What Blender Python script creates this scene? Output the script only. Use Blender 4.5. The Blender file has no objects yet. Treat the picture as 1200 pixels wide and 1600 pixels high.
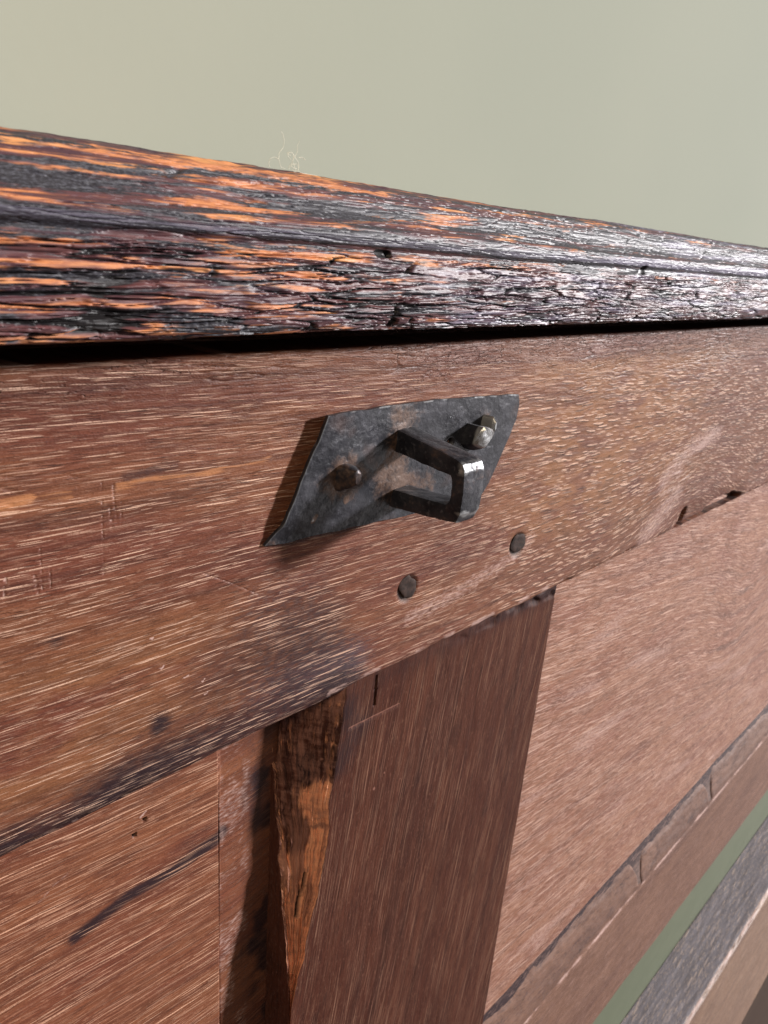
import bpy, math, random
import numpy as np
from mathutils import Matrix, Vector

random.seed(4)
S = 0.15            # one model unit = 0.15 m
H = 7.2             # camera height above the floor, in model units
C = bpy.context.scene.collection

def W(x, y, z):
    return (x * S, y * S, (z + H) * S)

# ------------------------------------------------------------------ camera
cam_data = bpy.data.cameras.new('camera')
cam = bpy.data.objects.new('camera', cam_data)
C.objects.link(cam)
FPX = 1150.0
ax = Vector((1165, 322, -FPX)).normalized()
az = -Vector((-250, -3202, -FPX)).normalized()
az = (az - az.dot(ax) * ax).normalized()
ay = az.cross(ax)
M = Matrix((ax, ay, az)).to_4x4()
M.translation = Vector(W(0, -1, 0))
cam.matrix_world = M
cam_data.sensor_fit = 'VERTICAL'
cam_data.sensor_height = 24
cam_data.lens = 24 * FPX / 1600
cam_data.clip_start = 0.005
cam_data.clip_end = 50
cam_data.dof.use_dof = True
cam_data.dof.focus_distance = 0.215
cam_data.dof.aperture_fstop = 25
bpy.context.scene.camera = cam

# ------------------------------------------------------------------ light
world = bpy.data.worlds.new("World")
bpy.context.scene.world = world
world.use_nodes = True
bg = world.node_tree.nodes['Background']
bg.inputs[0].default_value = (0.90, 0.90, 0.95, 1)
bg.inputs[1].default_value = 0.10

def area(name, dirn, dist, target, sx, sy, power, col):
    l = bpy.data.lights.new(name, 'AREA')
    l.shape = 'RECTANGLE'; l.size = sx; l.size_y = sy
    l.energy = power; l.color = col
    o = bpy.data.objects.new(name, l); C.objects.link(o)
    d = Vector(dirn).normalized()
    o.location = Vector(target) + d * dist
    o.rotation_euler = d.to_track_quat('Z', 'Y').to_euler()
    return o
# daylight from a window to the right of the furniture, and an added warm fill close by on the left
area('window_light', (1.5, -1.0, 0.50), 12.0, W(1.1, 0, -0.4), 0.85, 1.0, 3250, (1.0, 0.965, 0.965))
area('warm_fill_light', (-0.95, -0.95, 0.75), 0.64, W(0.0, 0, 0.7), 0.20, 0.20, 3.2, (1.0, 0.80, 0.56))

sc = bpy.context.scene
sc.view_settings.view_transform = 'Standard'
sc.view_settings.look = 'None'
sc.view_settings.exposure = 0.0
sc.view_settings.gamma = 1.0
sc.cycles.max_bounces = 6

# ------------------------------------------------------------------ numpy noise
def _hash(ix, iy, seed):
    h = (ix.astype(np.int64) * 374761393 + iy.astype(np.int64) * 668265263 + seed * 1442695041) & 0xFFFFFFFF
    h = ((h ^ (h >> 13)) * 1274126177) & 0xFFFFFFFF
    return ((h ^ (h >> 16)) & 0xFFFFFF) / float(0xFFFFFF)

def perlin(x, y, seed=0):
    x, y = np.broadcast_arrays(np.asarray(x, float), np.asarray(y, float))
    ix = np.floor(x); iy = np.floor(y); fx = x - ix; fy = y - iy
    ix = ix.astype(np.int64); iy = iy.astype(np.int64)
    def g(dx, dy):
        a = _hash(ix + dx, iy + dy, seed) * 2 * math.pi
        return np.cos(a) * (fx - dx) + np.sin(a) * (fy - dy)
    u = fx * fx * fx * (fx * (fx * 6 - 15) + 10); v = fy * fy * fy * (fy * (fy * 6 - 15) + 10)
    a = g(0, 0) * (1 - u) + g(1, 0) * u
    b = g(0, 1) * (1 - u) + g(1, 1) * u
    return (a * (1 - v) + b * v) * 1.5

def fbm(x, y, seed=0, octv=4, gain=0.5, lac=2.03):
    r = 0; a = 1; t = 0
    for i in range(octv):
        r = r + a * perlin(x * lac ** i, y * lac ** i, seed + 17 * i); t += a; a *= gain
    return r / t

def worley(x, y, seed=0, jit=0.9):
    """cell noise: nearest distance, gap to the second nearest, id of the cell"""
    x, y = np.broadcast_arrays(np.asarray(x, float), np.asarray(y, float))
    ix = np.floor(x).astype(np.int64); iy = np.floor(y).astype(np.int64)
    f1 = np.full(x.shape, 9.0); f2 = np.full(x.shape, 9.0); cid = np.zeros(x.shape)
    for dx in (-1, 0, 1):
        for dy in (-1, 0, 1):
            cx = ix + dx; cy = iy + dy
            px = cx + 0.5 + jit * (_hash(cx, cy, seed) - 0.5); py = cy + 0.5 + jit * (_hash(cx, cy, seed + 7) - 0.5)
            d = np.maximum(np.abs(px - x), np.abs(py - y)) * 0.6 + 0.4 * np.hypot(px - x, py - y)
            near = d < f1
            f2 = np.where(near, f1, np.minimum(f2, d))
            cid = np.where(near, _hash(cx, cy, seed + 31), cid)
            f1 = np.where(near, d, f1)
    return f1, f2 - f1, cid

def ss(a, b, x):
    t = np.clip((x - a) / (b - a), 0, 1)
    return t * t * (3 - 2 * t)

def stroke(x, z, pts, w, soft=1.0):
    """1 on a polyline of half width w, fading to 0"""
    d = np.full(x.shape, 1e9)
    if len(pts) == 1:
        pts = [pts[0], (pts[0][0] + 1e-4, pts[0][1])]
    for (x0, z0), (x1, z1) in zip(pts[:-1], pts[1:]):
        ex, ez = x1 - x0, z1 - z0
        t = np.clip(((x - x0) * ex + (z - z0) * ez) / (ex * ex + ez * ez), 0, 1)
        d = np.minimum(d, np.hypot(x - x0 - t * ex, z - z0 - t * ez))
    return 1 - ss(w * (1 - soft * 0.5), w * (1 + soft * 0.5), d)

# ------------------------------------------------------------------ mesh building
def part(name, me, mat, parent=None, **props):
    o = bpy.data.objects.new(name, me); C.objects.link(o)
    if mat is not None:
        me.materials.append(mat)
    if parent is not None:
        o.parent = parent
    for k, v in props.items():
        o[k] = v
    return o

def finish(me, attrs, n, smooth=True, ang=38):
    for k, a in attrs.items():
        at = me.attributes.new(k, 'FLOAT_COLOR', 'POINT')
        b = np.zeros((n, 4), np.float32); b[:, 3] = 1
        b[:, :a.shape[-1]] = a.reshape(n, -1)
        at.data.foreach_set('color', b.ravel())
    me.polygons.foreach_set('use_smooth', np.full(len(me.polygons), smooth))
    if smooth and ang:
        me.set_sharp_from_angle(angle=math.radians(ang))
    me.update()

def grid_mesh(name, V, closed=False, caps=False, attrs=None, ang=38, flip=False):
    """V: (rows, cols, 3) in model units; columns may close into a loop"""
    nr, nc, _ = V.shape
    co = np.empty_like(V); co[..., 0] = V[..., 0] * S; co[..., 1] = V[..., 1] * S; co[..., 2] = (V[..., 2] + H) * S
    idx = np.arange(nr * nc).reshape(nr, nc)
    nxt = np.roll(idx, -1, 1) if closed else None
    A = idx[:-1, :] if closed else idx[:-1, :-1]
    B = nxt[:-1, :] if closed else idx[:-1, 1:]
    Cc = nxt[1:, :] if closed else idx[1:, 1:]
    D = idx[1:, :] if closed else idx[1:, :-1]
    q = np.stack([A, B, Cc, D] if not flip else [A, D, Cc, B], -1).reshape(-1, 4)
    loops = q.ravel(); starts = np.arange(len(q)) * 4; 
    if closed and caps:
        a = idx[0, ::-1] if not flip else idx[0]
        b = idx[-1] if not flip else idx[-1, ::-1]
        starts = np.concatenate([starts, [len(loops), len(loops) + nc]])
        loops = np.concatenate([loops, a, b])
    me = bpy.data.meshes.new(name)
    me.vertices.add(nr * nc); me.vertices.foreach_set('co', co.astype(np.float32).ravel())
    me.loops.add(len(loops)); me.loops.foreach_set('vertex_index', loops.astype(np.int32))
    me.polygons.add(len(starts)); me.polygons.foreach_set('loop_start', starts.astype(np.int32))
    me.update(calc_edges=True)
    finish(me, attrs or {}, nr * nc, True, ang)
    return me

def poly_mesh(name, verts, faces, smooth=False, ang=38):
    me = bpy.data.meshes.new(name)
    me.from_pydata([W(*v) for v in verts], [], faces)
    me.validate()
    finish(me, {}, len(verts), smooth, ang)
    return me

def dens_x(x0, x1, n):
    """x positions spaced as (distance)^2 from the place people look from"""
    t = np.linspace(0, 1, n)
    u0 = 1 / (0.69 * x0 + 0.64); u1 = 1 / (0.69 * x1 + 0.64)
    return (1 / (u0 + (u1 - u0) * t) - 0.64) / 0.69

def resample(pts, per):
    """pts: list of (y,z); per: segments on each span. returns arrays y, z"""
    ys, zs = [], []
    for (a, b), n in zip(zip(pts[:-1], pts[1:]), per):
        t = np.arange(n) / n
        ys.append(a[0] + (b[0] - a[0]) * t); zs.append(a[1] + (b[1] - a[1]) * t)
    ys.append([pts[-1][0]]); zs.append([pts[-1][1]])
    return np.concatenate(ys), np.concatenate(zs)

# ------------------------------------------------------------------ node helper
class G:
    def __init__(s, name):
        s.m = bpy.data.materials.new(name); s.m.use_nodes = True
        s.t = s.m.node_tree; s.n = s.t.nodes; s.l = s.t.links
        s.bsdf = s.n['Principled BSDF']
    def put(s, sock, v):
        if isinstance(v, bpy.types.NodeSocket):
            s.l.new(v, sock)
        elif isinstance(v, (tuple, list)):
            d = sock.default_value
            sock.default_value = tuple(v) + (1,) * (len(d) - len(v)) if len(d) > len(v) else tuple(v)[:len(d)]
        else:
            sock.default_value = v
    def math(s, op, a, b=0.0, c=0.0, clamp=False):
        n = s.n.new('ShaderNodeMath'); n.operation = op; n.use_clamp = clamp
        s.put(n.inputs[0], a); s.put(n.inputs[1], b); s.put(n.inputs[2], c)
        return n.outputs[0]
    def add(s, a, b): return s.math('ADD', a, b)
    def sub(s, a, b): return s.math('SUBTRACT', a, b)
    def mul(s, a, b): return s.math('MULTIPLY', a, b)
    def sst(s, v, a, b, lo=0.0, hi=1.0):
        n = s.n.new('ShaderNodeMapRange'); n.interpolation_type = 'SMOOTHSTEP'
        s.put(n.inputs[0], v); s.put(n.inputs[1], a); s.put(n.inputs[2], b); s.put(n.inputs[3], lo); s.put(n.inputs[4], hi)
        return n.outputs[0]
    def mix(s, f, a, b, mode='MIX'):
        n = s.n.new('ShaderNodeMix'); n.data_type = 'RGBA'; n.blend_type = mode
        s.put(n.inputs[0], f); s.put(n.inputs[6], a); s.put(n.inputs[7], b)
        return n.outputs[2]
    def attr(s, name):
        n = s.n.new('ShaderNodeAttribute'); n.attribute_name = name
        return n.outputs['Color']
    def sep(s, v):
        n = s.n.new('ShaderNodeSeparateXYZ'); s.put(n.inputs[0], v); return n.outputs
    def comb(s, x, y, z=0.0):
        n = s.n.new('ShaderNodeCombineXYZ'); s.put(n.inputs[0], x); s.put(n.inputs[1], y); s.put(n.inputs[2], z)
        return n.outputs[0]
    def noise(s, v, scale=1.0, detail=3.0, rough=0.55, dist=0.0):
        n = s.n.new('ShaderNodeTexNoise'); s.put(n.inputs['Vector'], v)
        n.inputs['Scale'].default_value = scale; n.inputs['Detail'].default_value = detail
        n.inputs['Roughness'].default_value = rough; n.inputs['Distortion'].default_value = dist
        return n.outputs['Fac']
    def vor(s, v, feature='F1', rnd=1.0):
        n = s.n.new('ShaderNodeTexVoronoi'); n.voronoi_dimensions = '2D'; n.feature = feature
        s.put(n.inputs['Vector'], v); n.inputs['Scale'].default_value = 1.0
        n.inputs['Randomness'].default_value = rnd
        return n
    def dashes(s, u, v, lu, lv, keep, r=0.4, off=0.0):
        """scattered streaks lu long, lv thick; keep = share of cells that carry one"""
        n = s.vor(s.comb(s.add(s.add(s.math('DIVIDE', u, lu), off), s.mul(s.math('DIVIDE', v, lv), 0.37)), s.math('DIVIDE', v, lv)))
        d = n.outputs['Distance']; c = s.sep(n.outputs['Color'])
        on = s.math('LESS_THAN', c[0], keep)
        rr = s.add(s.mul(c[1], r * 0.5), r * 0.5)
        return s.mul(on, s.sst(s.math('DIVIDE', d, rr), 0.74, 1.0, 1.0, 0.0)), c[2]
    def bump(s, h, strength=1.0, dist=0.001, nrm=None):
        n = s.n.new('ShaderNodeBump'); s.put(n.inputs['Height'], h)
        n.inputs['Strength'].default_value = strength; n.inputs['Distance'].default_value = dist
        if nrm is not None: s.put(n.inputs['Normal'], nrm)
        return n.outputs[0]
    def obj_coord(s):
        return s.n.new('ShaderNodeTexCoord').outputs['Object']
    def out(s, col, rough, nrm=None, **kw):
        s.put(s.bsdf.inputs['Base Color'], col); s.put(s.bsdf.inputs['Roughness'], rough)
        if nrm is not None: s.put(s.bsdf.inputs['Normal'], nrm)
        for k, v in kw.items():
            s.put(s.bsdf.inputs[k.replace('_', ' ')], v)
        return s.m

def oak(name, base, gold, dark, streak, lu=0.12, lv=0.0048, keep=0.24, ring=0.021, fine=0.5, grey=(.075, .06, .075), pores=.55, crackle=.6, coarse=False, fibk=.75, goldk=1.0,
        orange=(.42, .17, .055), pale=(.5, .34, .30), rough=0.46, wob=0.0012, streak_amt=0.85, bumpk=1.0, spec=0.4, ringlo=-0.02):
    """oak with light filled pores; attribute flow = (along, across) grain, mask = (dark, orange, pale, crackle), mask2 = (streak density, gold, grey, cavity)"""
    g = G(name)
    fl = g.sep(g.attr('flow')); u, v = fl[0], fl[1]
    mk = g.n.new('ShaderNodeAttribute'); mk.attribute_name = 'mask'
    m = g.sep(mk.outputs['Color']); crk = mk.outputs['Alpha']
    mk2 = g.n.new('ShaderNodeAttribute'); mk2.attribute_name = 'mask2'
    m2 = g.sep(mk2.outputs['Color']); cav = mk2.outputs['Alpha']
    wv = g.noise(g.comb(g.mul(u, 16.0), g.mul(v, 25.0)), 1, 3)
    v2 = g.add(v, g.mul(g.sub(wv, 0.5), wob * 6))
    low = g.noise(g.comb(g.mul(u, 1.6), g.mul(v, 7.0)), 1, 3)
    band = g.noise(g.comb(g.mul(u, 0.9), g.mul(v2, 1 / ring), 3.0), 1, 1)
    fib = g.noise(g.comb(g.mul(u, 16.0), g.mul(v2, 330.0), 1.0), 1, 4, 0.6)
    fib2 = g.noise(g.comb(g.mul(u, 55.0), g.mul(v2, 160.0), 5.0), 1, 3, 0.6)
    grit = g.noise(g.comb(g.mul(u, 230.0), g.mul(v2, 420.0), 2.0), 1, 2)
    mott = g.noise(g.comb(g.mul(u, 5.0), g.mul(v, 12.0), 7.0), 1, 4, 0.6)
    col = g.mix(g.mul(g.sst(low, 0.38, 0.62), goldk), base, gold)
    ring_l = g.noise(g.comb(g.mul(u, 0.6), g.mul(v2, 120.0), 15.0), 1, 2)
    col = g.mix(g.mul(g.sst(ring_l, 0.52, 0.60), 0.28), col, dark)
    col = g.mix(g.mul(m2[1], g.sst(mott, 0.35, 0.6)), col, gold)
    col = g.mix(g.mul(g.sst(band, 0.45, 0.75), 0.35), col, dark)
    col = g.mix(g.mul(g.sst(mott, 0.52, 0.78), 0.55), col, dark)
    col = g.mix(g.mul(g.sst(fib, 0.50, 0.66), fibk), col, dark)
    col = g.mix(g.mul(g.sst(grit, 0.56, 0.66), 0.35), col, dark)
    col = g.mix(g.mul(g.sst(fib2, 0.56, 0.70), 0.6 * fibk), col, g.mix(0.5, gold, streak))
    col = g.mix(g.mul(g.sst(g.add(m2[2], g.mul(g.sub(fib2, 0.5), 0.9)), 0.25, 0.85), 0.85), col, grey)
    oo = g.sst(g.add(m[1], g.mul(g.sub(fib, 0.5), 1.1)), 0.35, 0.75)
    col = g.mix(oo, col, orange)
    dd = g.sst(g.add(m[0], g.mul(g.sub(fib2, 0.5), 0.7)), 0.12, 0.95)
    col = g.mix(dd, col, g.mix(0.25, (0.02, 0.014, 0.018), dark))
    # streaks: long bright ones in rows, plus finer faint ones
    dens = g.sst(g.noise(g.comb(g.mul(u, 2.6), g.mul(v2, 0.62 / ring), 9.0), 1, 2), 0.36 + ringlo, 0.56 + ringlo)
    a, ra = g.dashes(u, v2, lu, lv, keep, 0.46)
    b, rb = g.dashes(u, v2, lu * 0.55, lv * 0.8, keep * 1.3, 0.42, 40.3)
    c, rc = g.dashes(u, v2, lu * 0.35, lv * 0.62, 0.55, 0.4, 11.7)
    st = g.math('MAXIMUM', g.mul(a, g.add(g.mul(ra, 0.8), 0.2)), g.mul(b, g.add(g.mul(rb, 0.6), 0.12)))
    st = g.mul(g.mul(st, dens), m2[0])
    brk = g.sst(grit, 0.30, 0.45)
    st = g.mul(st, g.add(0.35, g.mul(brk, 0.65)))
    if coarse:
        e, re_ = g.dashes(u, v2, 0.085, 0.0078, 0.42, 0.44, 5.3)
        e2, re2 = g.dashes(u, v2, 0.05, 0.0066, 0.36, 0.42, 63.1)
        e = g.math('MAXIMUM', g.mul(e, g.add(g.mul(re_, 0.5), 0.5)), g.mul(e2, 0.6))
        cz = g.mul(g.mul(e, fl[2]), g.mul(m2[0], g.sst(g.noise(g.comb(g.mul(u, 3), g.mul(v2, 45), 19.0), 1, 1), 0.30, 0.5)))
        st = g.add(g.mul(st, g.sub(1.0, g.mul(fl[2], 0.75))), g.mul(cz, g.add(0.62, g.mul(g.sst(fib2, 0.4, 0.55), 0.5))))
        ed, _ = g.dashes(u, g.add(v2, 0.0026), 0.085, 0.0078, 0.42, 0.44, 5.3)
        col = g.mix(g.mul(g.mul(ed, fl[2]), 0.75), col, (0.03, 0.013, 0.012))
    fn = g.mul(g.mul(c, fine), g.mul(g.add(0.3, g.mul(rc, 0.7)), m2[0]))
    col = g.mix(g.mul(fn, 0.5), col, streak)
    col = g.mix(g.mul(st, streak_amt), col, streak)
    pw = g.sst(g.add(m[2], g.mul(g.sub(fib2, 0.5), 1.3)), 0.3, 0.95)
    col = g.mix(g.mul(pw, 0.8), col, pale)
    # short dark pores
    d, rd = g.dashes(u, v2, lu * 0.27, lv * 0.42, 0.22, 0.42, 77.1)
    d = g.mul(d, g.sst(g.noise(g.comb(g.mul(u, 7), g.mul(v, 30), 12.0), 1, 2), 0.42, 0.6))
    col = g.mix(g.mul(d, pores), col, (0.02, 0.012, 0.012))
    # crackle
    cw = g.noise(g.comb(g.mul(u, 30), g.mul(v, 90), 4.0), 1, 2)
    cr = g.vor(g.comb(g.add(g.mul(u, 13.0), g.mul(cw, 1.6)), g.add(g.mul(v, 135.0), g.mul(cw, 2.6))), 'DISTANCE_TO_EDGE').outputs['Distance']
    cl = g.mul(g.sst(cr, 0.0, 0.11, 1.0, 0.0), g.mul(g.sst(g.add(crk, g.mul(g.sub(mott, 0.5), 1.4)), 0.3, 0.9), g.sst(fib2, 0.42, 0.56)))
    col = g.mix(g.mul(cl, crackle), col, (0.02, 0.012, 0.012))
    col = g.mix(cav, col, (0.012, 0.008, 0.008))
    h = g.add(g.mul(fib, 0.35), g.mul(grit, 0.18))
    h = g.add(h, g.mul(st, 0.35))
    h = g.sub(h, g.mul(d, 0.7))
    h = g.sub(h, g.mul(cl, 1.2))
    h = g.add(h, g.mul(fib2, 0.35))
    h = g.add(h, g.mul(grit, 0.2))
    nb = g.bump(h, 1.0, 0.00028 * bumpk)
    rg = g.add(g.add(rough, g.mul(g.sub(fib2, 0.5), 0.3)), g.mul(st, 0.15))
    return g.out(col, rg, nb, Specular_IOR_Level=spec)

# ------------------------------------------------------------------ materials
def mat_wall():
    g = G('sage_plaster')
    p = g.obj_coord()
    n = g.noise(p, 240, 2); n2 = g.noise(p, 2.6, 3)
    col = g.mix(g.sst(n2, 0.3, 0.7), (0.300, 0.317, 0.262), (0.325, 0.338, 0.278))
    return g.out(col, 0.85, g.bump(n, 0.15, 0.0002), Specular_IOR_Level=0.06)

def mat_floor():
    g = G('dark_floor_boards')
    p = g.sep(g.obj_coord())
    n = g.noise(g.comb(g.mul(p[0], 3), g.mul(p[1], 90)), 1, 4)
    col = g.mix(n, (0.03, 0.017, 0.011), (0.085, 0.05, 0.033))
    return g.out(col, 0.5, g.bump(n, 0.3, 0.0006))

def mat_lid():
    """charred-looking, worn and waxed oak; lidmask = (bare orange, black grime, cavity), flow = (along, around, painted sheen)"""
    g = G('worn_waxed_oak')
    fl = g.sep(g.attr('flow')); u, v = fl[0], fl[1]
    lm = g.n.new('ShaderNodeAttribute'); lm.attribute_name = 'lidmask'
    m = g.sep(lm.outputs['Color'])
    fib = g.noise(g.comb(g.mul(u, 9.0), g.mul(v, 300.0)), 1, 4, 0.62)
    fib2 = g.noise(g.comb(g.mul(u, 40.0), g.mul(v, 220.0), 5.0), 1, 3, 0.6)
    grit = g.noise(g.comb(g.mul(u, 180.0), g.mul(v, 380.0), 2.0), 1, 3)
    mott = g.noise(g.comb(g.mul(u, 6.0), g.mul(v, 22.0), 7.0), 1, 3)
    col = g.mix(g.sst(mott, 0.35, 0.65), (0.12, 0.044, 0.044), (0.060, 0.026, 0.038))
    col = g.mix(g.mul(g.sst(fib, 0.45, 0.7), 0.6), col, (0.035, 0.016, 0.018))
    col = g.mix(g.mul(g.sst(fib2, 0.55, 0.75), 0.5), col, (0.24, 0.095, 0.06))
    om = g.sst(g.add(m[0], g.mul(g.sub(fib, 0.5), 0.9)), 0.34, 0.72)
    oc = g.mix(g.sst(fib2, 0.4, 0.65), (0.54, 0.21, 0.085), (0.36, 0.125, 0.055))
    oc = g.mix(g.sst(mott, 0.5, 0.7), oc, (0.62, 0.28, 0.10))
    col = g.mix(om, col, oc)
    gm = g.sst(g.add(m[1], g.mul(g.sub(fib2, 0.5), 0.9)), 0.34, 0.66)
    gc = g.mix(g.sst(grit, 0.45, 0.65), (0.022, 0.020, 0.026), (0.055, 0.055, 0.07))
    col = g.mix(gm, col, gc)
    col = g.mix(g.mul(g.sst(g.add(fl[2], g.mul(g.sub(fib, 0.5), 0.9)), 0.3, 0.8), 0.75), col, g.mix(fib2, (0.12, 0.105, 0.165), (0.25, 0.225, 0.315)))  # sheen tint mixed into the base colour
    col = g.mix(g.sst(m[2], 0.1, 0.7), col, (0.008, 0.006, 0.007))
    h = g.add(g.mul(fib, 0.8), g.mul(grit, 0.12)); h = g.add(h, g.mul(fib2, 0.4))
    nb = g.bump(h, 1.0, 0.00020)
    rg = g.add(0.50, g.mul(g.sub(grit, 0.5), 0.35)); rg = g.add(rg, g.mul(om, 0.10))
    return g.out(col, rg, nb, Specular_IOR_Level=0.42, Coat_Weight=0.1, Coat_Roughness=0.4)

def mat_iron():
    g = G('forged_iron')
    p = g.obj_coord()
    k = g.n.new('ShaderNodeAttribute'); k.attribute_name = 'mask'
    m = g.sep(k.outputs['Color'])
    n = g.noise(p, 130, 5, 0.65); n2 = g.noise(p, 600, 3, 0.6); n3 = g.noise(p, 45, 3)
    col = g.mix(g.sst(n, 0.35, 0.68), (0.011, 0.0115, 0.016), (0.031, 0.031, 0.039))
    col = g.mix(g.mul(g.sst(n2, 0.55, 0.75), 0.5), col, (0.10, 0.10, 0.12))
    r = g.sst(g.add(m[0], g.add(g.mul(g.sub(n, 0.5), 1.5), g.mul(g.sub(n2, 0.5), 0.8))), 0.25, 0.85)
    col = g.mix(g.mul(r, 0.85), col, g.mix(n2, (0.070, 0.038, 0.025), (0.14, 0.082, 0.055)))
    col = g.mix(g.mul(g.sst(n3, 0.56, 0.7), 0.4), col, (0.10, 0.055, 0.045))
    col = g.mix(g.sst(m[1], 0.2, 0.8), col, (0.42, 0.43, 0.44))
    col = g.mix(g.sst(m[2], 0.2, 0.8), col, (0.008, 0.007, 0.007))
    h = g.add(g.mul(n, 1.0), g.mul(n2, 0.5))
    rg = g.add(0.46, g.mul(g.sub(n2, 0.5), 0.4)); rg = g.sub(rg, g.mul(m[1], 0.18))
    return g.out(col, rg, g.bump(h, 0.9, 0.00035), Metallic=g.add(0.2, g.mul(m[1], 0.6)), Specular_IOR_Level=0.34)

def mat_plain(name, a, b, rough=0.5, stretch=(20, 400), spec=0.4):
    g = G(name)
    p = g.sep(g.obj_coord())
    n = g.noise(g.comb(g.mul(p[0], stretch[0]), g.mul(p[1], stretch[1]), g.mul(p[2], stretch[1])), 1, 5, 0.6)
    return g.out(g.mix(g.sst(n, 0.3, 0.7), a, b), rough, g.bump(n, 0.6, 0.0003), Specular_IOR_Level=spec)

M_wall = mat_wall(); M_floor = mat_floor(); M_lid = mat_lid(); M_iron = mat_iron()
M_rail = oak('oak_filled_pores', (.138, .045, .028), (.270, .120, .052), (.040, .014, .012), (.64, .41, .30), lu=.11, lv=.0034, keep=.27, wob=.0003,
             coarse=True, orange=(.36, .155, .07), spec=.17, rough=.46, streak_amt=.95, fine=.30, fibk=.36, goldk=.30, ringlo=-.06)
M_panelL = oak('oak_panel_amber', (.160, .052, .030), (.200, .075, .038), (.055, .019, .016), (.68, .39, .26), lu=0.20, lv=0.0048,
               keep=0.34, ring=0.03, fine=0.5, wob=0.0003, pores=.25, ringlo=-.04, spec=.2, fibk=.55)
M_panelR = oak('oak_panel_rosy', (.235, .100, .066), (.30, .145, .092), (.080, .034, .026), (.78, .53, .43), lu=0.17, lv=0.0062,
               keep=0.42, ring=0.05, fine=.8, streak_amt=0.7, rough=0.5, wob=.0005, pores=.5, ringlo=-.1, spec=.2, fibk=.7)
M_munt = oak('oak_dark_upright', (.062, .020, .013), (.082, .028, .017), (.016, .006, .006), (.36, .20, .135), lu=0.24, lv=0.0038,
             keep=0.30, ring=0.05, fine=0.35, streak_amt=0.6, grey=(.07, .036, .036), orange=(.80, .36, .20), rough=0.62, spec=.09, pale=(.30, .145, .11), wob=.0003, pores=.3, fibk=.6)
M_bot = oak('oak_brown_lower', (.160, .083, .056), (.205, .110, .074), (.07, .032, .028), (.44, .28, .23), lu=0.12, lv=0.010,
            keep=0.4, ring=0.08, fine=0.8, streak_amt=0.45, grey=(.110, .078, .070), rough=0.6, pores=.4, spec=.2)
M_base = oak('oak_sky_tinted_board', (.19, .11, .075), (.24, .14, .09), (.075, .04, .03), (.55, .40, .30), lu=0.12, lv=0.014,
             keep=0.4, ring=0.08, fine=0.8, streak_amt=0.5, grey=(.15, .142, .165), rough=0.55, pores=.4)
M_end = mat_plain('oak_end_grain', (.014, .009, .008), (.05, .030, .024), 0.75, (500, 500), .2)
M_shaded_wall = mat_plain('shaded_wall_green', (.118, .134, .088), (.128, .144, .095), 0.6, (30, 60), .25)  # wall green darkened in the colour to stand for shade
M_hidden = mat_plain('old_oak', (.07, .035, .022), (.16, .08, .05), 0.6)
M_putty = mat_plain('grey_old_filler', (.10, .075, .078), (.17, .125, .12), 0.65, (160, 420))
M_lint = mat_plain('pale_lint', (.6, .6, .5), (.75, .74, .62), 0.6)

# ------------------------------------------------------------------ setting
def sheet(name, pts, mat):
    me = poly_mesh(name, pts, [(0, 1, 2, 3)])
    return part(name, me, mat, None, kind='structure')
sheet('wall', [(-12, 0.62, -7.2), (40, 0.62, -7.2), (40, 0.62, 12), (-12, 0.62, 12)], M_wall)
sheet('floor', [(-12, -20, -7.2), (40, -20, -7.2), (40, 0.70, -7.2), (-12, 0.70, -7.2)], M_floor)

# ------------------------------------------------------------------ the chest
root = bpy.data.objects.new('oak_chest', None); C.objects.link(root)
root['label'] = 'antique panelled oak chest with a worn moulded lid and an iron lock plate'
root['category'] = 'chest'

def apply_normals(V, h, closed=True):
    """push a closed sweep (x rows, profile columns) out along the profile normal"""
    y = V[..., 1]; z = V[..., 2]
    ty = np.roll(y, -1, 1) - np.roll(y, 1, 1); tz = np.roll(z, -1, 1) - np.roll(z, 1, 1)
    L = np.hypot(ty, tz) + 1e-9
    V[..., 1] += tz / L * h; V[..., 2] += -ty / L * h
    return V

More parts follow.
